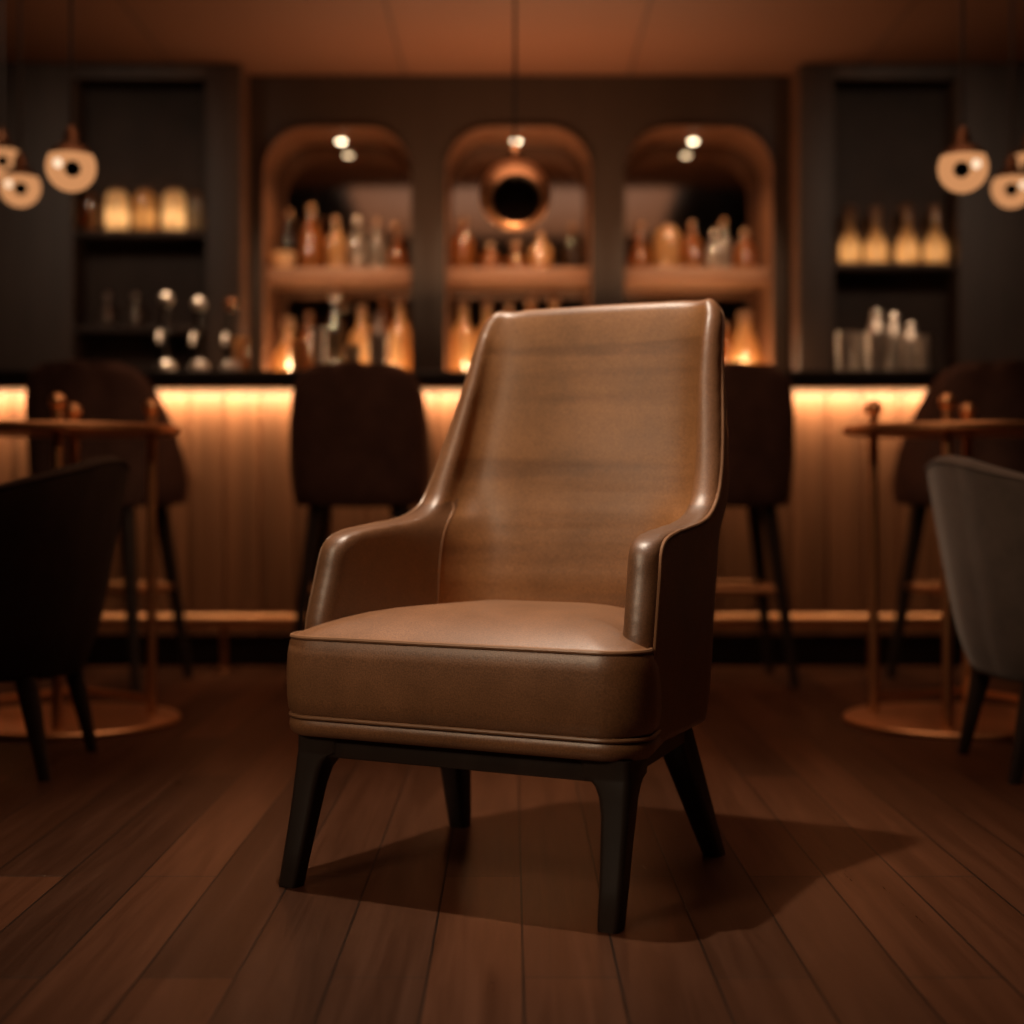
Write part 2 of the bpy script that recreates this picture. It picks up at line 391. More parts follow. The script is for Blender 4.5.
def smooth_solid(V, groups, voxel=.006, its=12):
    """one even skin over the whole upholstered solid, handed back face by face to the group it lies on"""
    from mathutils.bvhtree import BVHTree
    allf = [f for g in groups.values() for f in g]; tags = [k for k, g in groups.items() for _ in g]
    me = bpy.data.meshes.new('solid'); me.from_pydata([tuple(v) for v in V], [], allf)
    o = bpy.data.objects.new('solid', me); C.objects.link(o)
    bm = bmesh.new(); bm.from_mesh(me); bmesh.ops.remove_doubles(bm, verts=bm.verts, dist=1e-5); bmesh.ops.holes_fill(bm, edges=bm.edges, sides=0)
    bmesh.ops.recalc_face_normals(bm, faces=bm.faces); bm.to_mesh(me); bm.free()
    r = o.modifiers.new('r', 'REMESH'); r.mode = 'VOXEL'; r.voxel_size = voxel
    q = o.modifiers.new('s', 'SMOOTH'); q.factor = .5; q.iterations = its
    ev = o.evaluated_get(bpy.context.evaluated_depsgraph_get()); m2 = bpy.data.meshes.new_from_object(ev)
    bpy.data.objects.remove(o)
    tree = BVHTree.FromPolygons([tuple(v) for v in V], allf)
    out = {k: [] for k in groups}
    for p in m2.polygons:
        h = tree.find_nearest(p.center); out[tags[h[2]]].append(list(p.vertices))
    vs = [v.co.copy() for v in m2.vertices]; ns = [v.normal.copy() for v in m2.vertices]
    skin = BVHTree.FromPolygons([tuple(v) for v in vs], [list(p.vertices) for p in m2.polygons])
    bpy.data.meshes.remove(m2)
    return vs, ns, out, skin
def skin_obj(name, vs, ns, faces, m, parent):
    used = {}; v2, n2, f2 = [], [], []
    for f in faces:
        g = []
        for v in f:
            if v not in used: used[v] = len(v2); v2.append(vs[v]); n2.append(ns[v])
            g.append(used[v])
        f2.append(g)
    o = poly_obj(name, v2, f2, m, parent); o.data.normals_split_custom_set_from_vertices([tuple(n) for n in n2]); return o
def on_skin(skin, pts, lift):
    out = []
    for p in pts:
        c, n, i, d = skin.find_nearest(Vector(p)); out.append(c + n * lift)
    if True:
        for _ in range(6 if len(out) > 60 else 9): out = [out[0]] + [(a + b * 2 + c) / 4 for a, b, c in zip(out, out[1:], out[2:])] + [out[-1]]
        out = [o + (skin.find_nearest(o)[0] + skin.find_nearest(o)[1] * lift - o) * .7 for o in out]
        res = [out[0]]
        for o in out[1:]:
            if (o - res[-1]).length > .006: res.append(o)
        out = res
    return out

# ------------------------------------------------------------------ cushions
def cushion_outline(hw_f, hw_r, y0, y1, rf, rr, n=10):
    pts = []
    def arc(cx, cy, r, a0, a1):
        for k in range(n + 1):
            a = a0 + (a1 - a0) * k / n; pts.append((cx + r * math.cos(a), cy + r * math.sin(a)))
    arc(hw_f - rf, y0 + rf, rf, -PI / 2, 0); arc(hw_r - rr, y1 - rr, rr, 0, PI / 2)
    arc(-hw_r + rr, y1 - rr, rr, PI / 2, PI); arc(-hw_f + rf, y0 + rf, rf, PI, 1.5 * PI)
    out = []                                  # even spacing, extra points along the straights
    for a, b in zip(pts, pts[1:] + pts[:1]):
        d = math.hypot(b[0] - a[0], b[1] - a[1]); m = max(1, int(d / .02))
        for k in range(m): out.append((a[0] + (b[0] - a[0]) * k / m, a[1] + (b[1] - a[1]) * k / m))
    return out
def offset_outline(o, d):
    n = len(o); res = []
    for i in range(n):
        a, b = o[i - 1], o[(i + 1) % n]; tx, ty = b[0] - a[0], b[1] - a[1]; q = math.hypot(tx, ty) or 1
        res.append((o[i][0] + ty / q * d, o[i][1] - tx / q * d))
    return res
def cushion_obj(name, o, layers, dome, m, parent, cy):
    """layers: (offset, z) up the side; dome(s) -> height above the last layer"""
    secs = [[(x, y, z) for x, y in offset_outline(o, d)] for d, z in layers]
    last, z0 = offset_outline(o, layers[-1][0]), layers[-1][1]
    for s in (.985, .96, .92, .86, .78, .68, .56, .43, .29, .14, .03):
        secs.append([(x * s, cy + (y - cy) * s, z0 + dome(s)) for x, y in last])
    return loft_obj(name, secs, m, parent)

# ------------------------------------------------------------------ the leather armchair
def armchair():
    t = thing('armchair', 'high-backed brown leather armchair with low arms and dark splayed wooden legs, lit from above', 'armchair',
              (-.111, 2.456, 0), math.radians(-27.1))
    rows = [
        # yB    zB    wF    wR    yb    zC    r    tS    tB
        (.098, .255, .322, .290, .550, .25, .15, .054, .075),
        (.098, .33, .328, .296, .560, .31, .155, .056, .085),
        (.112, .43, .330, .300, .570, .40, .165, .057, .092),
        (.138, .52, .327, .303, .580, .49, .17, .058, .092),
        (.155, .573, .323, .304, .586, .54, .17, .058, .09),
        (.200, .594, .320, .304, .592, .58, .17, .058, .088),
        (.285, .605, .315, .304, .597, .62, .17, .057, .085),
        (.385, .616, .309, .302, .602, .66, .17, .056, .080),
        (.452, .642, .304, .300, .608, .71, .17, .054, .076),
        (.493, .700, .298, .296, .617, .765, .165, .052, .070),
        (.535, .79, .284, .283, .632, .84, .155, .050, .064),
        (.572, .88, .268, .268, .647, .915, .14, .048, .059),
        (.607, .957, .256, .256, .659, .968, .12, .047, .053),
        (.633, .998, .246, .246, .665, 1.001, .10, .045, .049),
        (.646, 1.016, .231, .231, .668, 1.017, .08, .043, .045),
    ]
    O, I, (nS, nA, nB) = shell(rows, 5, nS=9, nA=10, nB=10, relax=14)
    for G in (O, I):
        for row in G:
            for q, p in enumerate(row): row[q] = (p[0] - .009 * max(0, 1 - max(0, p[1] - .05) / .45), p[1], p[2])
    V, outer, inner, rim, bottom, line, path = shell_parts(O, I)
    nc = len(O[0]); iJ = 5 * 8                 # row where the arm meets the wing
    def side(j): return -1 if j >= nc - 1 - nS else (1 if j < nS else 0)
    fs = {'shell': [f for _, f in outer] + bottom, 'back': [], -1: [], 1: []}
    for (i, j), f in inner:
        s = side(j) if i < iJ else 0
        fs[s if s else 'back'].append(f)
    for ((pi, pj), (qi, qj), k), f in rim:
        s = (1 if pj < nc / 2 else -1) if max(pi, qi) <= iJ and (pj in (0, nc - 1)) else 0
        fs[s if s else 'shell'].append(f)
    vs, ns, parts, skin = smooth_solid(V, fs, .006, 18)
    skin_obj('outer_shell', vs, ns, parts['shell'], M['leather'], t)
    skin_obj('backrest', vs, ns, parts['back'], M['leather_back'], t)
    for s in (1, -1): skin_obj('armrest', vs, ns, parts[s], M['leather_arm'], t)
    tube_obj('piping', on_skin(skin, line, .0005), .0036, M['piping'], t, 8)
    for jj, ee, st in ((nS, 0, -1), (nc - 1 - nS, nc - 1, 1)):       # seams where the arms meet the back
        pts = [Vector(I[i][jj]) for i in range(0, iJ - 1, 2)] + [Vector(I[iJ][q]) for q in list(range(jj, ee, st * 2))[:3]]
        tube_obj('seam', on_skin(skin, pts, -.0002), .0022, M['piping'], t, 6)
    # seat cushion with its welts
    oc = [(x - .009, y) for x, y in cushion_outline(.333, .250, .018, .50, .07, .06)]
    def dome(s): return .052 * (1 - s ** 3.2)
    cushion_obj('seat_cushion', oc, [(-.03, .280), (-.004, .2835), (.003, .292), (.006, .315), (.0065, .35), (.005, .385), (.001, .408), (-.006, .417)],
                dome, M['leather'], t, .27)
    tube_obj('welt', [(x, y, .416) for x, y in offset_outline(oc, -.003)], .0042, M['piping'], t, 8, True)
    ob = [(x - .009, y) for x, y in cushion_outline(.333, .250, .020, .50, .07, .06)]
    cushion_obj('seat_band', ob, [(-.02, .247), (-.006, .249), (.001, .256), (.003, .265), (.002, .273), (-.003, .279)], lambda s: .003, M['leather'], t, .27)
    tube_obj('welt', [(x, y, .2815) for x, y in offset_outline(ob, .0005)], .0036, M['piping'], t, 8, True)
    # dark wooden frame: four rails under the seat
    bm = bmesh.new()
    box(bm, -.27, .27, .036, .07, .214, .25, .003); box(bm, -.215, .215, .44, .47, .222, .25, .003)
    for s in (-1, 1):
        vs = [(s * .30, .06), (s * .272, .06), (s * .222, .46), (s * .25, .46)]
        if s > 0: vs = vs[::-1]
        lo = [bm.verts.new((x, y, .222)) for x, y in vs]; hi = [bm.verts.new((x, y, .25)) for x, y in vs]
        bm.faces.new(lo[::-1]); bm.faces.new(hi)
        for k in range(4): bm.faces.new((lo[k], lo[(k + 1) % 4], hi[(k + 1) % 4], hi[k]))
    bm_obj('seat_frame', bm, M['dark_wood'], t)
    # front legs flow into the rail through a curved shoulder
    for s in (-1, 1):
        secs = []
        for z, cx, cy, w, ext in ((0, .293, .0, .017, 0), (.004, .293, .0, .018, 0), (.06, .291, .017, .0195, 0), (.12, .288, .034, .0215, 0), (.165, .286, .046, .0235, .0),
                                  (.192, .2845, .052, .0245, .003), (.208, .284, .055, .025, .010), (.217, .2835, .057, .025, .019), (.222, .283, .058, .025, .033), (.25, .283, .058, .025, .035)):
            xo, xi = cx + w, cx - w - ext
            a, b = (xi, xo) if s > 0 else (-xo, -xi)
            secs.append([(x, y, z) for x, y in rrect(a, b, cy - w, cy + w + ext, w * .45, 4)])
        loft_obj('leg', secs, M['dark_wood'], t)
    for s in (-1, 1):
        secs = []
        for f in (0, .02, .25, .5, .75, 1):
            cx, cy, z = s * (.266 + (.224 - .266) * f), .537 + (.425 - .537) * f, .252 * f
            w = .0175 + .013 * f
            secs.append([(x, y, z) for x, y in rrect(cx - w, cx + w, cy - w * 1.1, cy + w * 1.1, w * .45, 4)])
        loft_obj('leg', secs, M['dark_wood'], t)
armchair()

# ------------------------------------------------------------------ room
X0, X1, YR, YB, YN = -2.6, 2.6, -2.5, 7.0, 7.35
ZS, ZC = 2.57, 3.2
struct(box_obj('floor', X0 - .1, X1 + .1, YR - .1, YB + .5, -.08, 0, M['floor'], bev=0))
struct(box_obj('wall_left', X0 - .12, X0, YR, YB + .5, 0, ZC, M['wall_side'], bev=0))
struct(box_obj('wall_right', X1, X1 + .12, YR, YB + .5, 0, ZC, M['wall_side'], bev=0))
struct(box_obj('wall_rear', X0, X1, YR - .12, YR, 0, ZC, M['wall_side'], bev=0))
struct(box_obj('ceiling', X0, X1, YR, YB + .5, ZC, ZC + .1, M['ceil_dark'], bev=0))
struct(box_obj('ceiling_tray', -1.45, 1.45, -1.5, 5.10, ZC - .03, ZC, M['ceil_pale'], bev=.005))
struct(box_obj('ceiling_soffit', X0, X1, 5.12, YB + .4, ZS, ZC, M['ceil'], bev=.004))

NICHES = ((263, 412), (445, 592), (624, 773))
ZN0, ZN1 = 1.2, EYE + (HZ - 127) * YB / F
def arch(xa, xb, z0, z1, r=.2, n=10):
    p = [(xa, z0), (xb, z0)]
    for k in range(n + 1): a = PI / 2 * k / n; p.append((xb - r + r * math.cos(a), z1 - r + r * math.sin(a)))
    for k in range(n + 1): a = PI / 2 + PI / 2 * k / n; p.append((xa + r + r * math.cos(a), z1 - r + r * math.sin(a)))
    return p
spans = [((a - 512) * YB / F, (b - 512) * YB / F) for a, b in NICHES]
bm = bmesh.new(); es = []
def loop(pts):
    vs = [bm.verts.new((x, YB, z)) for x, z in pts]
    for a, b in zip(vs, vs[1:] + vs[:1]): es.append(bm.edges.new((a, b)))
loop([(X0, 0), (X1, 0), (X1, ZC), (X0, ZC)])
for xa, xb in spans: loop(arch(xa, xb, ZN0, ZN1))
bmesh.ops.triangle_fill(bm, edges=es, use_beauty=True)
fr = bmesh.ops.solidify(bm, geom=bm.faces[:], thickness=-.02)
struct(bm_obj('trim_1', bm, M['wall'], smooth=False, sharp=None))
struct(box_obj('wall_back', X0, X1, YN + .02, YN + .12, 0, ZC, M['wall_side'], bev=0))

def niche(k, label):
    xa, xb = spans[k]; t = thing('bar_niche', label, 'niche', ((xa + xb) / 2, YB, ZN0), 0, 'arched niches in the wall behind the bar')
    w = (xb - xa) / 2; H = ZN1 - ZN0; g = .004
    pts = arch(-w + g, w - g, g, H - g)
    vs = [(x, -.012, z) for x, z in pts] + [(x, YN - YB, z) for x, z in pts]; n = len(pts)
    lin = poly_obj('lining', vs, [(i, (i + 1) % n, n + (i + 1) % n, n + i) for i in range(n)], M['niche'], t, 50)
    o2 = arch(-w - .003, w + .003, -.003, H + .003, .203)
    vs = [(x, -.014, z) for x, z in pts] + [(x, -.014, z) for x, z in o2] + [(x, -.002, z) for x, z in o2]
    poly_obj('frame', vs, [(i, n + i, n + (i + 1) % n, (i + 1) % n) for i in range(n)] + [(n + i, 2 * n + i, 2 * n + (i + 1) % n, n + (i + 1) % n) for i in range(n)], M['wall'], t, 50)
    poly_obj('mirror', [(x, YN - YB - .002, z) for x, z in pts], [list(range(n))], M['mirror'], t)
    zt, zb = EYE + (HZ - 267) * 7.03 / F - ZN0, EYE + (HZ - 281) * 7.03 / F - ZN0
    box_obj('shelf', -w + .006, w - .006, .03, YN - YB - .01, zb, zt, M['niche'], t)
    px = {0: -.8, 1: .02, 2: .85}[k] - (xa + xb) / 2
    for d in (.2,):
        p = lathe_obj('downlight', [(0, 0), (.024, 0), (.026, -.004), (.026, -.012), (.02, -.014)], M['brass'], t, 20, (px, d, H - .006))
        lathe_obj('lens', [(.02, 0), (.016, -.004), (0, -.006)], M['puck'], p, 16, (px, d, H - .019))
        la = bpy.data.lights.new('niche_spot', 'SPOT'); la.energy = 9; la.color = (1, .55, .26); la.spot_size = 2.2; la.spot_blend = .8; la.shadow_soft_size = .03
        lo = bpy.data.objects.new('niche_spot', la); C.objects.link(lo); lo.location = ((xa + xb) / 2 + px, YB + d, ZN1 - .04)
    box_obj('light_panel', -w + .03, w - .03, .03, YN - YB - .02, .0045, .008, M['led_niche'], t, .001)
    for q in (-.5, 0., .5):
        la = bpy.data.lights.new('niche_glow', 'POINT'); la.energy = 1.15; la.color = (1, .72, .44); la.shadow_soft_size = .02
        lo = bpy.data.objects.new('niche_glow', la); C.objects.link(lo); lo.location = ((xa + xb) / 2 + q * w * 1.2, YB + .03, ZN0 + .06)
niche(0, 'arched bar niche with six bottles on its shelf, next to the cream jar cabinet')
niche(1, 'arched lit bar niche behind the large hanging copper globe')
niche(2, 'arched lit bar niche next to the cabinet with four squat bottles')

# ------------------------------------------------------------------ display cabinets either side
YF = 6.79
def cab(label, xa, xb, oa, ob, shelves):
    t = thing('display_cabinet', label, 'cabinet', ((xa + xb) / 2, YF, 0), 0, 'tall open display cabinets beside the bar niches')
    c = (xa + xb) / 2; zt = EYE + (HZ - 78) * YF / F; zl = 1.06
    bm = bmesh.new(); T = .03
    box(bm, xa - c, oa - c, 0, T, 0, ZS - .003, .004); box(bm, ob - c, xb - c, 0, T, 0, ZS - .003, .004)
    box(bm, oa - c, ob - c, 0, T, zt, ZS - .003, .002); box(bm, oa - c, ob - c, 0, T, 0, zl, .002)
    bm_obj('frame', bm, M['cabinet'], t)
    for x in (oa, ob):
        s = -1 if x == oa else 1
        box_obj('side_panel', min(x, x + s * .02) - c, max(x, x + s * .02) - c, T, YB - YF - .012, zl, zt, M['cab_in'], t)
    xe = xb if abs(xb) < abs(xa) else xa
    box_obj('end_panel', (xe - c) - (.02 if xe > c else 0), (xe - c) + (0 if xe > c else .02), T, YB - YF - .004, 0, ZS - .003, M['end_lit'], t)
    box_obj('back_panel', oa - c, ob - c, YB - YF - .012, YB - YF - .004, zl, zt, M['cab_in'], t, .001)
    for z in shelves:
        box_obj('shelf', oa - c + .002, ob - c - .002, .012, YB - YF - .014, z - .03, z, M['cabinet'], t, .003)
def xu(u): return (u - 512) * YF / F
SL1, SL2, SR1 = EYE + (HZ - 229) * YF / F, EYE + (HZ - 325) * YF / F, EYE + (HZ - 262) * YF / F
cab('dark open cabinet holding glowing cream jars above small stoppered flasks', X0 + .01, xu(241), xu(73), xu(205), (SL1, SL2))
cab('dark open cabinet holding four squat bottles on its single lit shelf', xu(799), X1 - .01, xu(835), xu(958), (SR1,))

# ------------------------------------------------------------------ the bar
YT = 5.70
t = thing('bar_counter', 'long bar counter with vertical walnut boards, glowing light strip and dark plinth', 'bar', (0, 5.85, 0))
bm = bmesh.new(); W_ = .135; x = X0 + .02; i = 0
prof = [(-W_ / 2 + .003, .012), (-W_ / 2 + .006, .002), (-W_ / 2 + .012, 0), (W_ / 2 - .012, 0), (W_ / 2 - .006, .002), (W_ / 2 - .003, .012)]
vs = []
while x + W_ < X1:
    vs += [(x + W_ / 2 + a, b) for a, b in prof]; x += W_
lo = [bm.verts.new((a, b, .125)) for a, b in vs]; hi = [bm.verts.new((a, b, 1.052)) for a, b in vs]
for a in range(len(vs) - 1): bm.faces.new((lo[a], lo[a + 1], hi[a + 1], hi[a]))
bm_obj('front_panel', bm, M['panel'], t, sharp=30)
box_obj('carcass', X0 + .01, X1 - .01, .016, .40, .12, 1.05, M['plinth'], t, .002)
box_obj('plinth', X0 + .01, X1 - .01, .07, .38, 0, .12, M['plinth'], t, .002)
box_obj('light_strip', X0 + .03, X1 - .03, -.04, -.025, 1.048, 1.0535, M['led'], t, .002)
for u in (182, 903):
    xh = (u - 512) * 5.83 / F; zh = EYE + (HZ - 479) * 5.83 / F
    tube_obj('bag_hook', [(xh, .0, zh + .02), (xh, -.02, zh + .02), (xh, -.045, zh), (xh, -.05, zh - .02), (xh, -.06, zh - .03)], [.02, .011, .011, .012, .02], M['copper'], t, 12)
o = box_obj('bar_worktop', X0 + .006, X1 - .006, YT, 6.32, 1.054, 1.12, M['top'], bev=.008)
o['label'] = 'black stone worktop running the full length of the bar'; o['category'] = 'worktop'
t = thing('foot_rail', 'horizontal brass foot rail running along the foot of the bar', 'foot rail', (0, YT, 0))
tube_obj('rail', [(X0 + .02, 0, .19), (0, 0, .19), (X1 - .02, 0, .19)], .027, M['brass'], t, 16)
for u in (-100, 225, 545, 870, 1150):
    xp = (u - 512) * 5.72 / F
    tube_obj('post', [(xp, 0, .18), (xp, 0, .006)], .014, M['brass'], t, 12)
    lathe_obj('flange', [(0, .012), (.03, .012), (.034, .004), (.034, 0), (0, 0)], M['brass'], t, 16, (xp, 0, 0))

# ------------------------------------------------------------------ bar stools
def stool(label, x, y, rz):
    t = thing('bar_stool', label, 'bar stool', (x, y, 0), rz, 'dark bar stools at the bar')
    rows = [(.05, .625, .222, .215, .375, .615, .12, .03, .035), (.055, .67, .235, .23, .385, .66, .13, .03, .035), (.08, .76, .241, .239, .395, .76, .14, .03, .035),
            (.15, .86, .239, .238, .405, .86, .14, .03, .035), (.22, .95, .231, .231, .415, .95, .13, .03, .033), (.29, 1.03, .215, .215, .422, 1.03, .12, .03, .032),
            (.335, 1.075, .188, .188, .428, 1.078, .10, .028, .03), (.36, 1.096, .14, .14, .43, 1.097, .08, .026, .028)]
    O, I, _ = shell(rows, 3, 5, 7, 6, .02)
    for G in (O, I):
        for r in G:
            for q, p in enumerate(r): r[q] = (p[0], p[1] - .2, p[2])
    V, outer, inner, rim, bottom, line, path = shell_parts(O, I, 5)
    sub_mesh('backrest', V, [f for _, f in outer] + [f for _, f in inner] + [f for _, f in rim] + bottom, M['velvet'], t)
    tube_obj('piping', line, .004, M['velvet'], t, 6)
    oc = cushion_outline(.20, .175, -.20, .155, .07, .11)
    cushion_obj('seat', oc, [(-.02, .618), (-.004, .622), (0, .64), (.002, .68), (0, .705), (-.008, .716)], lambda s: .016 * (1 - s ** 4), M['velvet'], t, -.02)
    tops = ((-.14, -.14), (.14, -.14), (.14, .12), (-.14, .12)); feet = ((-.215, -.215), (.215, -.215), (.215, .2), (-.215, .2)); mid = []
    for (a, b), (c, d) in zip(tops, feet):
        secs = []
        for f in (0, .3, .6, 1):
            w = .014 + .012 * f
            secs.append([(px, py, .62 * f) for px, py in rrect(c + (a - c) * f - w, c + (a - c) * f + w, d + (b - d) * f - w, d + (b - d) * f + w, w * .5, 3)])
        loft_obj('leg', secs, M['dark_wood'], t)
        f = .33 / .62; mid.append((c + (a - c) * f, d + (b - d) * f, .33))
    for q in range(4): tube_obj('footrest', [mid[q], mid[(q + 1) % 4]], .013, M['brass'], t, 10)
    return t
def sx(u, d): return (u - 512) * d / F
s0 = stool('dark brown bar stool directly behind the armchair by its low front arm', sx(356, 5.27), 5.42, PI)
s0['label'] = 'dark rounded-back bar stool seen whole behind the low arm of the armchair'
dup(s0, (sx(93, 5.2), 5.36, 0), PI - .22, 'dark rounded-back bar stool behind the brass table beside the near-black tub chair')
dup(s0, (sx(728, 5.27), 5.42, 0), PI + .04, 'dark bar stool half hidden by the tall back of the armchair')
dup(s0, (sx(990, 5.2), 5.36, 0), PI + .22, 'dark rounded-back bar stool behind the brass table beside the taupe tub chair')

# ------------------------------------------------------------------ brass tables
def table(label, x, y, a0):
    t = thing('bistro_table', label, 'table', (x, y, 0), 0, 'round brass tables with ball-topped posts')
    lathe_obj('base', [(0, 0), (.318, 0), (.324, .004), (.324, .012), (.318, .018), (.30, .021), (0, .022)], M['brass'], t, 64)
    lathe_obj('tabletop', [(0, .832), (.318, .832), (.326, .838), (.326, .850), (.318, .856), (0, .856)], M['brass'], t, 64)
    ps = []
    for q in range(4):
        a = a0 + q * PI / 2; px, py = .24 * math.cos(a), .24 * math.sin(a); ps.append((px, py))
        p = tube_obj('post', [(px, py, .02), (px, py, .45), (px, py, .892)], .0145, M['brass'], t, 14)
        bm = bmesh.new(); lathe(bm, [(.0145, -.022)] + ball(.025, 0, 12, -1.1), 18, px, py, .912); bm_obj('ball_finial', bm, M['brass'], p)
    for a, b in ((0, 1), (1, 2)): tube_obj('stretcher', [(*ps[a], .068), (*ps[b], .068)], .009, M['brass'], t, 10)
    return t
tb = table('round brass table with ball-topped posts beside the near-black tub chair', sx(66, 4.42), 4.42, .19)
dup(tb, (sx(958, 4.42), 4.42, 0), -.59, 'round brass table with ball-topped posts beside the taupe tub chair')

# ------------------------------------------------------------------ tub chairs
def tub(label, x, y, rz, m):
    t = thing('tub_chair', label, 'armchair', (x, y, 0), rz, 'low tub chairs beside the brass tables')
    rows = [(.02, .235, .27, .25, .505, .228, .16, .05, .05), (.0, .33, .30, .285, .535, .32, .18, .05, .055), (-.01, .44, .322, .31, .562, .46, .20, .05, .055),
            (-.015, .53, .335, .325, .584, .59, .21, .05, .055), (-.01, .575, .34, .332, .598, .68, .215, .048, .052), (.01, .595, .338, .332, .606, .735, .215, .042, .045)]
    O, I, _ = shell(rows, 4, 9, 10, 8, .015)
    V, outer, inner, rim, bottom, line, path = shell_parts(O, I, 6)
    sub_mesh('backrest', V, [f for _, f in outer] + [f for _, f in inner] + [f for _, f in rim] + bottom, m, t)
    tube_obj('piping', line, .004, m, t, 6)
    oc = cushion_outline(.275, .24, -.02, .47, .07, .15)
    cushion_obj('seat', oc, [(-.03, .226), (-.004, .232), (0, .26), (.004, .34), (0, .39), (-.01, .402)], lambda s: .03 * (1 - s ** 4), m, t, .22)
    for s in (-1, 1):
        for (ty, fy, fx) in ((.45, .50, .20), (.06, .0, .21)):
            secs = []
            for f in (0, .3, .65, 1):
                w = .013 + .012 * f; cx, cy = s * (fx + (.185 - fx) * f), fy + (ty - fy) * f
                secs.append([(px, py, .238 * f) for px, py in rrect(cx - w, cx + w, cy - w, cy + w, w * .6, 3)])
            loft_obj('leg', secs, M['dark_wood'], t)
    return t
tub('near-black low tub chair turned away, cut off by the picture edge', -1.575, 3.735, -PI / 2, M['velvet_tub'])
tub('taupe grey low tub chair turned away, cut off by the picture edge', 1.645, 3.70, PI / 2, M['velvet_grey'])

# ------------------------------------------------------------------ pendants
def globe_mesh(r, hole, axis):                  # sphere with a round mouth cut around the axis, and a dark lining behind it
    a = math.asin(hole / r); prof = [(r * math.sin(t), r * math.cos(t)) for t in [a + (PI - a) * k / 30 for k in range(31)]]
    prof[-1] = (0, -r)
    m = Vector((0, 0, 1)).rotation_difference(Vector(axis).normalized()).to_matrix().to_4x4()
    bm = bmesh.new(); lathe(bm, prof, 44); bmesh.ops.transform(bm, matrix=m, verts=bm.verts)
    b2 = bmesh.new(); z0 = r * math.cos(a)
    lathe(b2, [(hole, z0), (hole * .96, z0 - r * .04), (hole * .92, z0 - r * .25), (hole * .7, z0 - r * .45), (0, z0 - r * .5)], 32); bmesh.ops.transform(b2, matrix=m, verts=b2.verts)
    return bm, b2
def pendant(label, u, v, d, r, zc, group='small glowing copper globe pendants', side=0):
    x, y, z = at(u, v, d)
    t = thing('pendant_lamp', label, 'pendant lamp', (x, y, z), 0, group)
    g, l = globe_mesh(r, r * (.66 if not side else .32), (.05, -1, -.34) if not side else (-side * .36, -1, -.29))
    bm_obj('globe', g, M['copper_soft'] if not side else M['glow'], t); bm_obj('lining', l, M['socket'], t)
    lathe_obj('cap', [(0, r + .05), (.007, r + .05), (.012, r + .04), (.02, r + .03), (.022, r + .005)] + ([(.02, r - .012), (0, r - .012)] if not side else
              [(r * 1.02 * math.sin(q), r * 1.02 * math.cos(q)) for q in (.35, .5, .65, .8, .95, 1.1)]), M['copper'] if not side else M['copper_dark'], t, 28)
    tube_obj('cord', [(0, 0, r + .045), (0, 0, (zc - z) / 2), (0, 0, zc - z - .02)], .005, M['plinth'], t, 8)
    lathe_obj('canopy', [(0, -.03), (.045, -.028), (.05, -.02), (.05, 0), (0, 0)], M['plinth'], t, 24, (0, 0, zc - z))
    if side:
        q = Vector((side * .24, -.92, -.04)).normalized() * r * .97
        lathe_obj('glint', ball(r * .2, 0, 12), M['glint'], t, 18, q)  # glowing ball added to stand for the highlight on the globe
    return t
ZT = ZC - .03
pendant('large polished copper globe pendant hanging before the middle niche', 515, 195, 4.9, .115, ZT, None)
pendant('innermost copper globe pendant of the cluster near the cream jars', 71, 167, 4.55, .073, ZC, side=-1)
pendant('lowest copper globe pendant of the cluster near the cream jars', 20, 187, 5.2, .068, ZC, side=-1)
pendant('copper globe pendant cut by the picture edge near the cream jars', 2, 160, 5.55, .068, ZC, side=-1)
pendant('innermost copper globe pendant of the cluster near the four squat bottles', 963, 168, 4.55, .073, ZC, side=1)
pendant('lowest copper globe pendant of the cluster near the four squat bottles', 1012, 188, 5.2, .068, ZC, side=1)
pendant('copper globe pendant cut by the picture edge, above the lowest near the four squat bottles', 1029, 165, 5.55, .068, ZC, side=1)

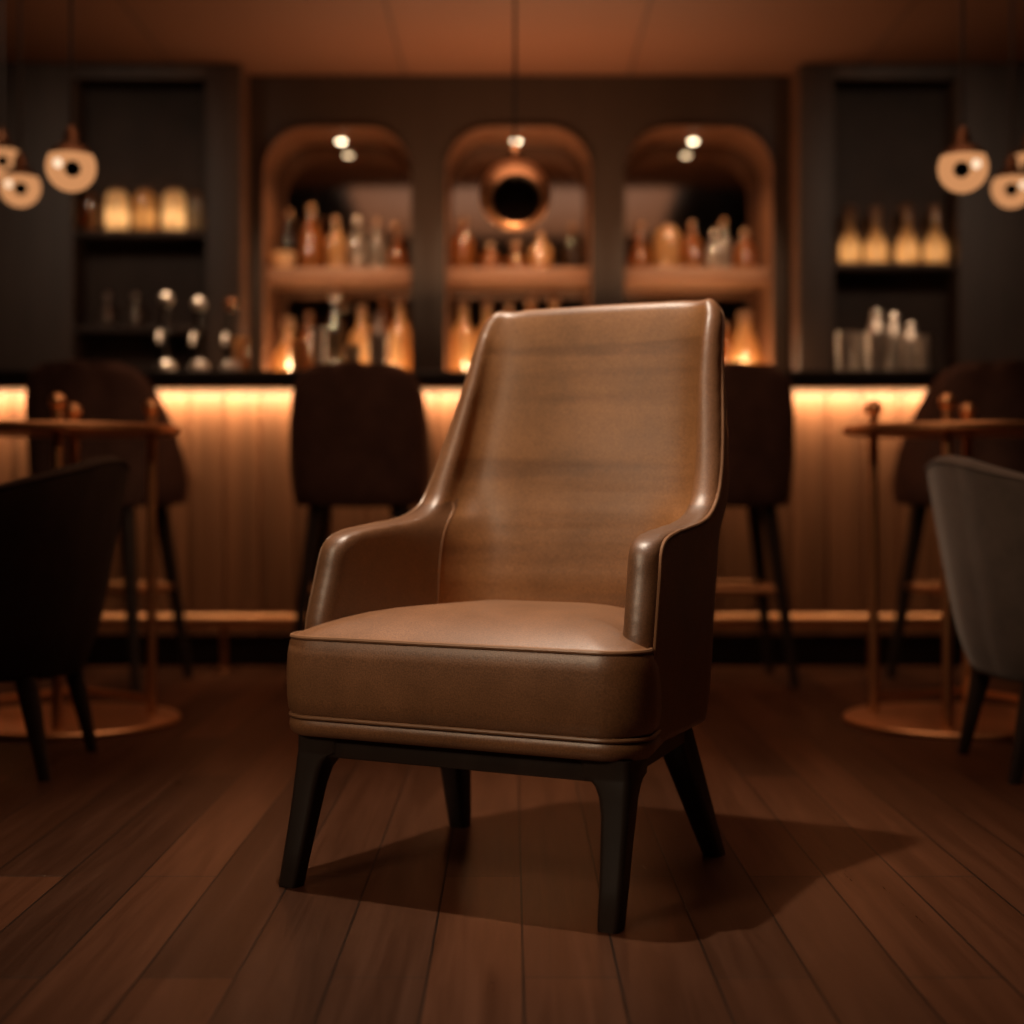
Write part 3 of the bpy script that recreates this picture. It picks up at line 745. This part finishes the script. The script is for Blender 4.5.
# ------------------------------------------------------------------ bottles, jars and shakers
def bottle(label, u, vt, vb_z, d, rpx, style, glass, cap='cap', group=None, cat='bottle'):
    """u, vt: where the top shows; vb_z: height it stands at; rpx: radius in the picture"""
    x, y, zt = at(u, vt, d); h = zt - vb_z; r = rpx * d / F
    t = thing({'bottle': 'bottle', 'decanter': 'decanter', 'jar': 'glass_jar', 'shaker': 'cocktail_shaker', 'tumbler': 'steel_tumbler', 'flask': 'flask', 'glass': 'drinking_glass', 'candle': 'candle_holder'}[cat],
              label, cat, (x, y, vb_z), 0, group)
    G = M[glass]
    if style == 'tall':
        body = [(0, 0), (r * .9, 0), (r, .006), (r, h * .52), (r * .93, h * .58), (r * .6, h * .67), (r * .36, h * .73), (r * .34, h * .88)]; c0, cr_ = h * .88, r * .42
    elif style == 'squat':
        body = [(0, 0), (r * .9, 0), (r, .008), (r, h * .30), (r * .85, h * .40), (r * .5, h * .52), (r * .34, h * .60), (r * .32, h * .82)]; c0, cr_ = h * .82, r * .5
    elif style == 'round':
        body = [(0, 0), (r * .6, 0)] + [(r * math.cos(a), h * .38 + h * .36 * math.sin(a)) for a in (-1.0, -.6, -.2, .2, .6, 1.0)] + [(r * .3, h * .72), (r * .3, h * .86)]; c0, cr_ = h * .86, r * .4
    elif style == 'cone':
        body = [(0, 0), (r * .95, 0), (r, .01), (r * .93, h * .25), (r * .7, h * .5), (r * .42, h * .7), (r * .32, h * .86)]; c0, cr_ = h * .86, r * .42
    elif style == 'jar':
        body = [(0, 0), (r * .92, 0), (r, .008), (r, h * .74), (r * .94, h * .84), (r * .7, h * .92), (r * .62, h * .93)]; c0, cr_ = h * .93, r * .66
    elif style == 'glass':
        body = [(0, 0), (r * .8, 0), (r * .85, .004), (r, h), (r * .92, h), (r * .78, .012), (0, .012)]; c0 = None
    elif style == 'shaker':
        body = [(0, 0), (r * .82, 0), (r * .86, .004), (r, h * .62), (r * 1.02, h * .64), (r * .98, h * .68), (r * .6, h * .84), (r * .55, h * .86)]; c0, cr_ = h * .86, r * .55
    elif style == 'tin':
        body = [(0, 0), (r * .78, 0), (r * .82, .004), (r * .98, h - .004), (r, h), (r * .94, h), (r * .76, .01), (0, .01)]; c0 = None
    lathe_obj('body', body, G, t, 24)
    if c0 is not None:
        e = h - c0
        if cap == 'ball':
            b = min(e * .6, rpx * d / F * .75); lathe_obj('stopper', [(0, c0 - .006), (r * .28, c0 - .006), (r * .28, h - b * 1.9)] + ball(b, h - b, 10, -1.1), M['steel' if glass in ('clear', 'steel', 'smoke') else 'cap'], t, 18)
        elif cap == 'cork': lathe_obj('cork', [(0, c0 - .004), (cr_ * .85, c0 - .004), (cr_, h - .003), (cr_ * .9, h), (0, h)], M['cork'], t, 16)
        else: lathe_obj('cap', [(0, c0 - .004), (cr_, c0 - .004), (cr_, h - .003), (cr_ * .9, h), (0, h)], M['steel' if glass == 'steel' else 'cap'], t, 16)
    return t
ZU = EYE + (HZ - 267) * 7.03 / F + .001; ZL = ZN0 + .0085
g1 = 'bottles on the niche shelves'
for a in (
    ('dark amber bottle at the outer end of the shelf behind a small bowl light', 289, 210, 7.19, 9, 'tall', 'smoke', 'cap'),
    ('orange amber bottle, second along the upper shelf of the six-bottle niche', 311, 206, 7.19, 11, 'tall', 'amber', 'cap'),
    ('slim honey bottle, third along the upper shelf of the six-bottle niche', 336, 216, 7.17, 9, 'tall', 'honey', 'ball'),
    ('pale bottle with round cap, fourth along the upper shelf of the six-bottle niche', 357, 217, 7.17, 9, 'round', 'clear', 'ball'),
    ('slim clear bottle, fifth along the upper shelf of the six-bottle niche', 377, 219, 7.17, 8, 'tall', 'clear', 'cap'),
    ('dark bottle with reddish base, last along the upper shelf of the six-bottle niche', 397, 222, 7.17, 9, 'squat', 'amber', 'ball'),
    ('tall amber bottle at the jar-cabinet end of the shelf behind the copper globe', 463, 218, 7.17, 11, 'tall', 'amber', 'cap'),
    ('small round amber bottle under the lower rim of the copper globe', 490, 244, 7.15, 10, 'round', 'amber', 'cork'),
    ('short amber bottle directly below the copper globe', 516, 242, 7.19, 12, 'squat', 'amber', 'cap'),
    ('round pale bottle just past the copper globe on the middle shelf', 541, 232, 7.15, 12, 'round', 'honey', 'ball'),
    ('dark bottle at the far end of the middle niche shelf', 573, 226, 7.19, 11, 'tall', 'smoke', 'cap'),
    ('amber bottle with round stopper, first on the upper shelf nearest the armchair back', 640, 222, 7.17, 10, 'squat', 'amber', 'ball'),
    ('wide honey bottle, second on the shelf above the armchair back', 667, 226, 7.17, 13, 'jar', 'honey', 'cap'),
    ('slim amber bottle, third on the shelf above the armchair back', 692, 221, 7.17, 10, 'tall', 'amber', 'ball'),
    ('round-shouldered clear bottle, fourth on the shelf above the armchair back', 714, 231, 7.10, 8, 'round', 'clear', 'ball'),
    ('tall pale bottle behind the clear one on the shelf above the armchair back', 724, 219, 7.26, 8, 'tall', 'clear', 'cap'),
    ('brown bottle, last on the shelf above the armchair back', 745, 230, 7.17, 10, 'tall', 'amber', 'cork')):
    bottle(a[0], a[1], a[2], ZU, a[3], a[4], a[5], a[6], a[7], g1)
bottle('small glowing bowl candle at the outer end of the six-bottle shelf', 284, 253, ZU, 7.09, 12, 'glass', 'frost', None, None, 'candle')
g2 = 'lit bottles standing on the niche floors'
for a in (
    ('wide glowing decanter in the lower corner beside the lit cabinet edge', 288, 318, 7.13, 14, 'squat', 'honey', 'cap', 'decanter'),
    ('amber bottle behind the silver tin in the lower part of the first niche', 309, 312, 7.24, 9, 'tall', 'amber', 'cap', 'bottle'),
    ('tall dark bottle with a large silver ball stopper in the first niche', 335, 290, 7.15, 11, 'tall', 'smoke', 'ball', 'bottle'),
    ('glowing honey bottle between the ball-stoppered bottle and the silver shaker', 362, 306, 7.17, 12, 'tall', 'honey', 'cap', 'bottle'),
    ('amber bottle behind the silver shaker of the first niche', 384, 298, 7.26, 10, 'tall', 'amber', 'cap', 'bottle'),
    ('bright honey bottle at the inner end of the first niche floor', 400, 298, 7.17, 11, 'tall', 'honey', 'cap', 'bottle'),
    ('brightest honey bottle low in the middle niche beside its edge', 463, 300, 7.17, 12, 'tall', 'honey', 'cap', 'bottle'),
    ('second honey bottle low in the middle niche beside the chair top', 487, 301, 7.17, 10.5, 'tall', 'honey', 'cap', 'bottle'),
    ('bottle whose neck shows over the chair top, first of three', 509, 304, 7.17, 9.5, 'tall', 'amber', 'cap', 'bottle'),
    ('bottle whose neck shows over the chair top, second of three', 531, 297, 7.17, 9.5, 'tall', 'amber', 'ball', 'bottle'),
    ('bottle whose neck shows over the chair top, third of three', 554, 296, 7.17, 9.5, 'tall', 'honey', 'ball', 'bottle'),
    ('amber bottle half hidden by the upper corner of the armchair', 725, 322, 7.25, 7, 'tall', 'amber', 'cap', 'bottle'),
    ('glowing pointed decanter just past the upper corner of the armchair', 745, 312, 7.13, 17, 'cone', 'honey', 'cap', 'decanter')):
    bottle(a[0], a[1], a[2], ZL, a[3], a[4], a[5], a[6], a[7], g2, a[8])
ZB = 1.121
bottle('slim silver tin beside the dark ball-stoppered bottle in the first niche', 318, 328, ZB, 6.2, 8, 'tin', 'steel', None, None, 'tumbler')
bottle('silver cocktail shaker on the bar above the middle of the whole bar stool', 378, 312, ZB, 6.15, 10, 'shaker', 'steel', 'cap', None, 'shaker')
bottle('small candle glass on the bar above the whole bar stool', 353, 345, ZB, 6.0, 8, 'glass', 'clear', None, None, 'candle')
bottle('small lit glass on the bar beside the tall ball-stoppered bottle', 300, 342, ZB, 6.1, 10, 'glass', 'honey', None, None, 'glass')
g3 = 'jars on the upper cabinet shelf'
for a in (('dim slim jar at the outer end of the row of cream jars', 90, 193, 6.9, 7, 'jar', 'amber'), ('bright cream jar nearest the dim outer jar', 117, 189, 6.87, 11.5, 'jar', 'frost'),
          ('amber jar between two bright cream jars', 145, 189, 6.87, 10.5, 'jar', 'honey'), ('bright cream jar nearest the bar niches', 174, 189, 6.87, 11.5, 'jar', 'frost'),
          ('dim clear jar at the inner end of the row of cream jars', 197, 193, 6.9, 7, 'jar', 'clear')):
    bottle(a[0], a[1], a[2], SL1 + .001, a[3], a[4], a[5], a[6], 'cap', g3, 'jar')
for a in (('small flask with round stopper at the outer end of the lower cabinet shelf', 107, 292), ('small flask with round stopper nearer the beer taps on the lower cabinet shelf', 135, 292)):
    bottle(a[0], a[1], a[2], SL2 + .001, 6.88, 7.5, 'squat', 'clear', 'ball', 'stoppered flasks on the lower cabinet shelf', 'flask')
g4 = 'four squat bottles on the lit cabinet shelf'
for a in (('squat bottle at the inner end of the lit four-bottle shelf', 850, 205, 10.5, 'ball'), ('second squat bottle from the niche on the lit four-bottle shelf', 876, 207, 11.5, 'cap'),
          ('third squat bottle from the niche on the lit four-bottle shelf', 907, 203, 11, 'ball'), ('squat bottle at the outer end of the lit four-bottle shelf', 935, 206, 11.5, 'cap')):
    bottle(a[0], a[1], a[2], SR1 + .001, 6.87, a[3], 'squat', 'honey', a[4], g4)
g5 = 'steel barware on the counter by the four-bottle cabinet'
for a in (('bright steel tumbler at the inner end of the barware row', 845, 332, 6.0, 9, 'tin', None, 'tumbler'), ('dull steel tumbler beside the bright inner tumbler', 860, 333, 6.12, 8, 'tin', None, 'tumbler'),
          ('tallest straight steel shaker in the barware row', 877, 311, 6.0, 10.5, 'shaker', 'cap', 'shaker'), ('steel shaker with round knob beside the tallest shaker', 894, 313, 6.12, 9, 'shaker', 'ball', 'shaker'),
          ('steel shaker with copper knob near the outer end of the barware row', 911, 322, 6.05, 9, 'shaker', 'ball', 'shaker'), ('short steel tumbler at the outer end of the barware row', 925, 336, 5.95, 8, 'tin', None, 'tumbler')):
    bottle(a[0], a[1], a[2], ZB, a[3], a[4], a[5], 'steel', a[6], g5, a[7])
# beer taps
def tap(label, u, v, mk='steel'):
    x, y, z = at(u, v, 5.95); h = z - ZB
    t = thing('beer_tap', label, 'beer tap', (x, y, ZB), 0, 'ball-topped taps on the bar')
    lathe_obj('base', [(0, 0), (.034, 0), (.038, .008), (.038, .035), (.03, .05), (.016, .058), (0, .06)], M['steel'], t, 24)
    tube_obj('column', [(0, 0, .02), (-.012, 0, h * .3), (-.016, 0, h * .45), (-.012, 0, h * .6)], [.017, .016, .016, .015], M['top'], t, 14)
    tube_obj('spout', [(-.014, 0, h * .5), (-.012, -.05, h * .5), (-.01, -.075, h * .44), (-.01, -.08, h * .36)], .010, M['steel'], t, 10)
    hd = tube_obj('handle', [(-.012, 0, h * .58), (-.004, 0, h * .75), (0, 0, h - .04)], [.009, .012, .016], M['dark_wood'], t, 12)
    lathe_obj('knob', ball(.029, 0, 14), M[mk], hd, 20, (0, 0, h - .029))
tap('silver ball-topped tap on the bar, first from the wall cabinet', 166, 292)
tap('silver ball-topped tap on the bar between two others', 199, 297)
tap('brightest ball-topped tap on the bar, nearest the first niche', 231, 297, 'copper')
bottle('small amber glass on the bar beside the brightest tap', 241, 338, ZB, 6.05, 8, 'glass', 'honey', None, None, 'glass')

# ------------------------------------------------------------------ lights
def light(name, kind, loc, e, col, rot=None, target=None, **kw):
    la = bpy.data.lights.new(name, kind); la.energy = e; la.color = col
    for k, v in kw.items(): setattr(la, k, v)
    o = bpy.data.objects.new(name, la); C.objects.link(o); o.location = loc
    if target is not None: o.rotation_euler = (Vector(target) - Vector(loc)).to_track_quat('-Z', 'Y').to_euler()
    elif rot: o.rotation_euler = rot
    return o
WARM = (1., .60, .34)
light('key_spot', 'SPOT', (-.286, 2.88, 2.85), 200, (1., .82, .64), target=(-.02, 2.76, 0), spot_size=math.radians(55), spot_blend=1., shadow_soft_size=.03)
light('front_spot', 'SPOT', (-1.9, .75, 2.5), 140, (1., .74, .50), target=(-.02, 2.55, .45), spot_size=math.radians(31), spot_blend=.8, shadow_soft_size=.45)
light('stool_fill', 'SPOT', (0, 3.2, 3.1), 16, (1., .50, .28), target=(0, 5.0, .7), spot_size=math.radians(85), spot_blend=.8, shadow_soft_size=.15)  # added fill with no fitting, brightens the stool backs
light('room_fill', 'AREA', (0, 2.6, 3.1), 11, (1., .40, .19), target=(0, 2.9, 0), shape='RECTANGLE', size=2.6, size_y=3.)
light('tray_fill', 'AREA', (0, 3.0, 2.6), 11, (1., .88, .78), target=(0, 3.0, 3.2), shape='RECTANGLE', size=2.4, size_y=4.)  # added uplight, no real cove, so the tray shows in the mirrors
light('soffit_fill', 'AREA', (.02, 6.5, 1.5), 11, (1., .54, .28), target=(.02, 6.4, 2.6), shape='RECTANGLE', size=1.3, size_y=.3)  # added unseen uplight that warms the underside of the soffit
light('bar_strip', 'AREA', (0, 5.785, 1.046), 27, (1., .66, .40), target=(0, 5.83, 1.015), shape='RECTANGLE', size=5.1, size_y=.02)
for x in (-.8, .02, .85): light('shelf_fill', 'SPOT', (x, 6.0, 2.5), 80, (1., .68, .42), target=(x, 7.1, 1.62), spot_size=math.radians(38), spot_blend=.8, shadow_soft_size=.05)  # added unseen lights that brighten the shelf fronts and bottles
light('table_fill', 'SPOT', (-.9, 1.2, 2.7), 88, (1., .70, .46), target=(1.4, 4.15, .6), spot_size=math.radians(24), spot_blend=.8, shadow_soft_size=.1)  # added near the camera to brighten one table and the taupe chair
light('table_fill', 'SPOT', (.7, 1.6, 2.9), 80, (1., .66, .40), target=(-1.35, 4.4, .6), spot_size=math.radians(22), spot_blend=.8, shadow_soft_size=.1)  # second added light near the camera, for the other brass table
for x in (-1, 1): light('cabinet_fill', 'SPOT', (x * 1.95, 4.9, 2.5), 15, (1., .74, .54), target=(x * 1.75, 6.9, 1.75), spot_size=math.radians(62), spot_blend=.9, shadow_soft_size=.06)  # added to lift the dark cabinets and wall, no lamp hangs there
light('bar_area_fill', 'AREA', (0, 4.4, 3.1), 14, (1., .52, .30), target=(0, 4.5, 0), shape='RECTANGLE', size=4., size_y=1.)  # added dim overhead fill that lifts tables, stools and far floor
for x in (-1.3, 1.45): light('worktop_fill', 'SPOT', (x, 5.72, 2.5), 110, (1., .70, .46), target=(x, 6.1, 1.2), spot_size=math.radians(40), spot_blend=.7, shadow_soft_size=.04)  # added to brighten the taps and steel barware, no fitting above
for x in (-1.06, 1.12): light('end_fill', 'POINT', (x, 6.62, 1.26), .9, (1., .50, .22), shadow_soft_size=.04)  # added points that warm the cabinet ends, no lamp stands here
light('globe_fill', 'SPOT', (0, 4.86, 1.2), 10, (1., .60, .32), target=(.0, 4.9, 1.6), spot_size=math.radians(50), spot_blend=.8, shadow_soft_size=.06)  # added under the big globe only to brighten its lower rim
for u, e in ((117, .5), (174, .5), (146, .25)):
    x, y, z = at(u, 218, 6.87); light('jar_glow', 'POINT', (x, y, z), e * .42, (1., .68, .38), shadow_soft_size=.02)
for u in (850, 876, 907, 935):
    x, y, z = at(u, 253, 6.87); light('bottle_glow', 'POINT', (x, y, z), .13, (1., .74, .48), shadow_soft_size=.015)

w = bpy.data.worlds.new('dim room'); bpy.context.scene.world = w; w.use_nodes = True
w.node_tree.nodes['Background'].inputs[0].default_value = (.02, .01, .006, 1)

# ------------------------------------------------------------------ camera
cam = bpy.data.cameras.new('camera'); co = bpy.data.objects.new('camera', cam); C.objects.link(co)
co.location = (0, 0, EYE); co.rotation_euler = (PI / 2, 0, 0)
cam.sensor_width = 36; cam.lens = 36 * F / 1024; cam.shift_y = (HZ - 512) / 1024
cam.clip_start = .05
cam.dof.use_dof = True; cam.dof.focus_distance = 2.5; cam.dof.aperture_fstop = cam.lens / 33.
cam.dof.aperture_blades = 0
bpy.context.scene.camera = co
sc = bpy.context.scene
sc.view_settings.view_transform = 'Standard'; sc.view_settings.look = 'None'; sc.view_settings.exposure = 0.
try:
    sc.cycles.use_denoising = True; sc.cycles.denoiser = 'OPENIMAGEDENOISE'
    sc.cycles.sample_clamp_indirect = 4.; sc.cycles.caustics_reflective = False; sc.cycles.caustics_refractive = False
    sc.cycles.max_bounces = 8
except Exception: pass
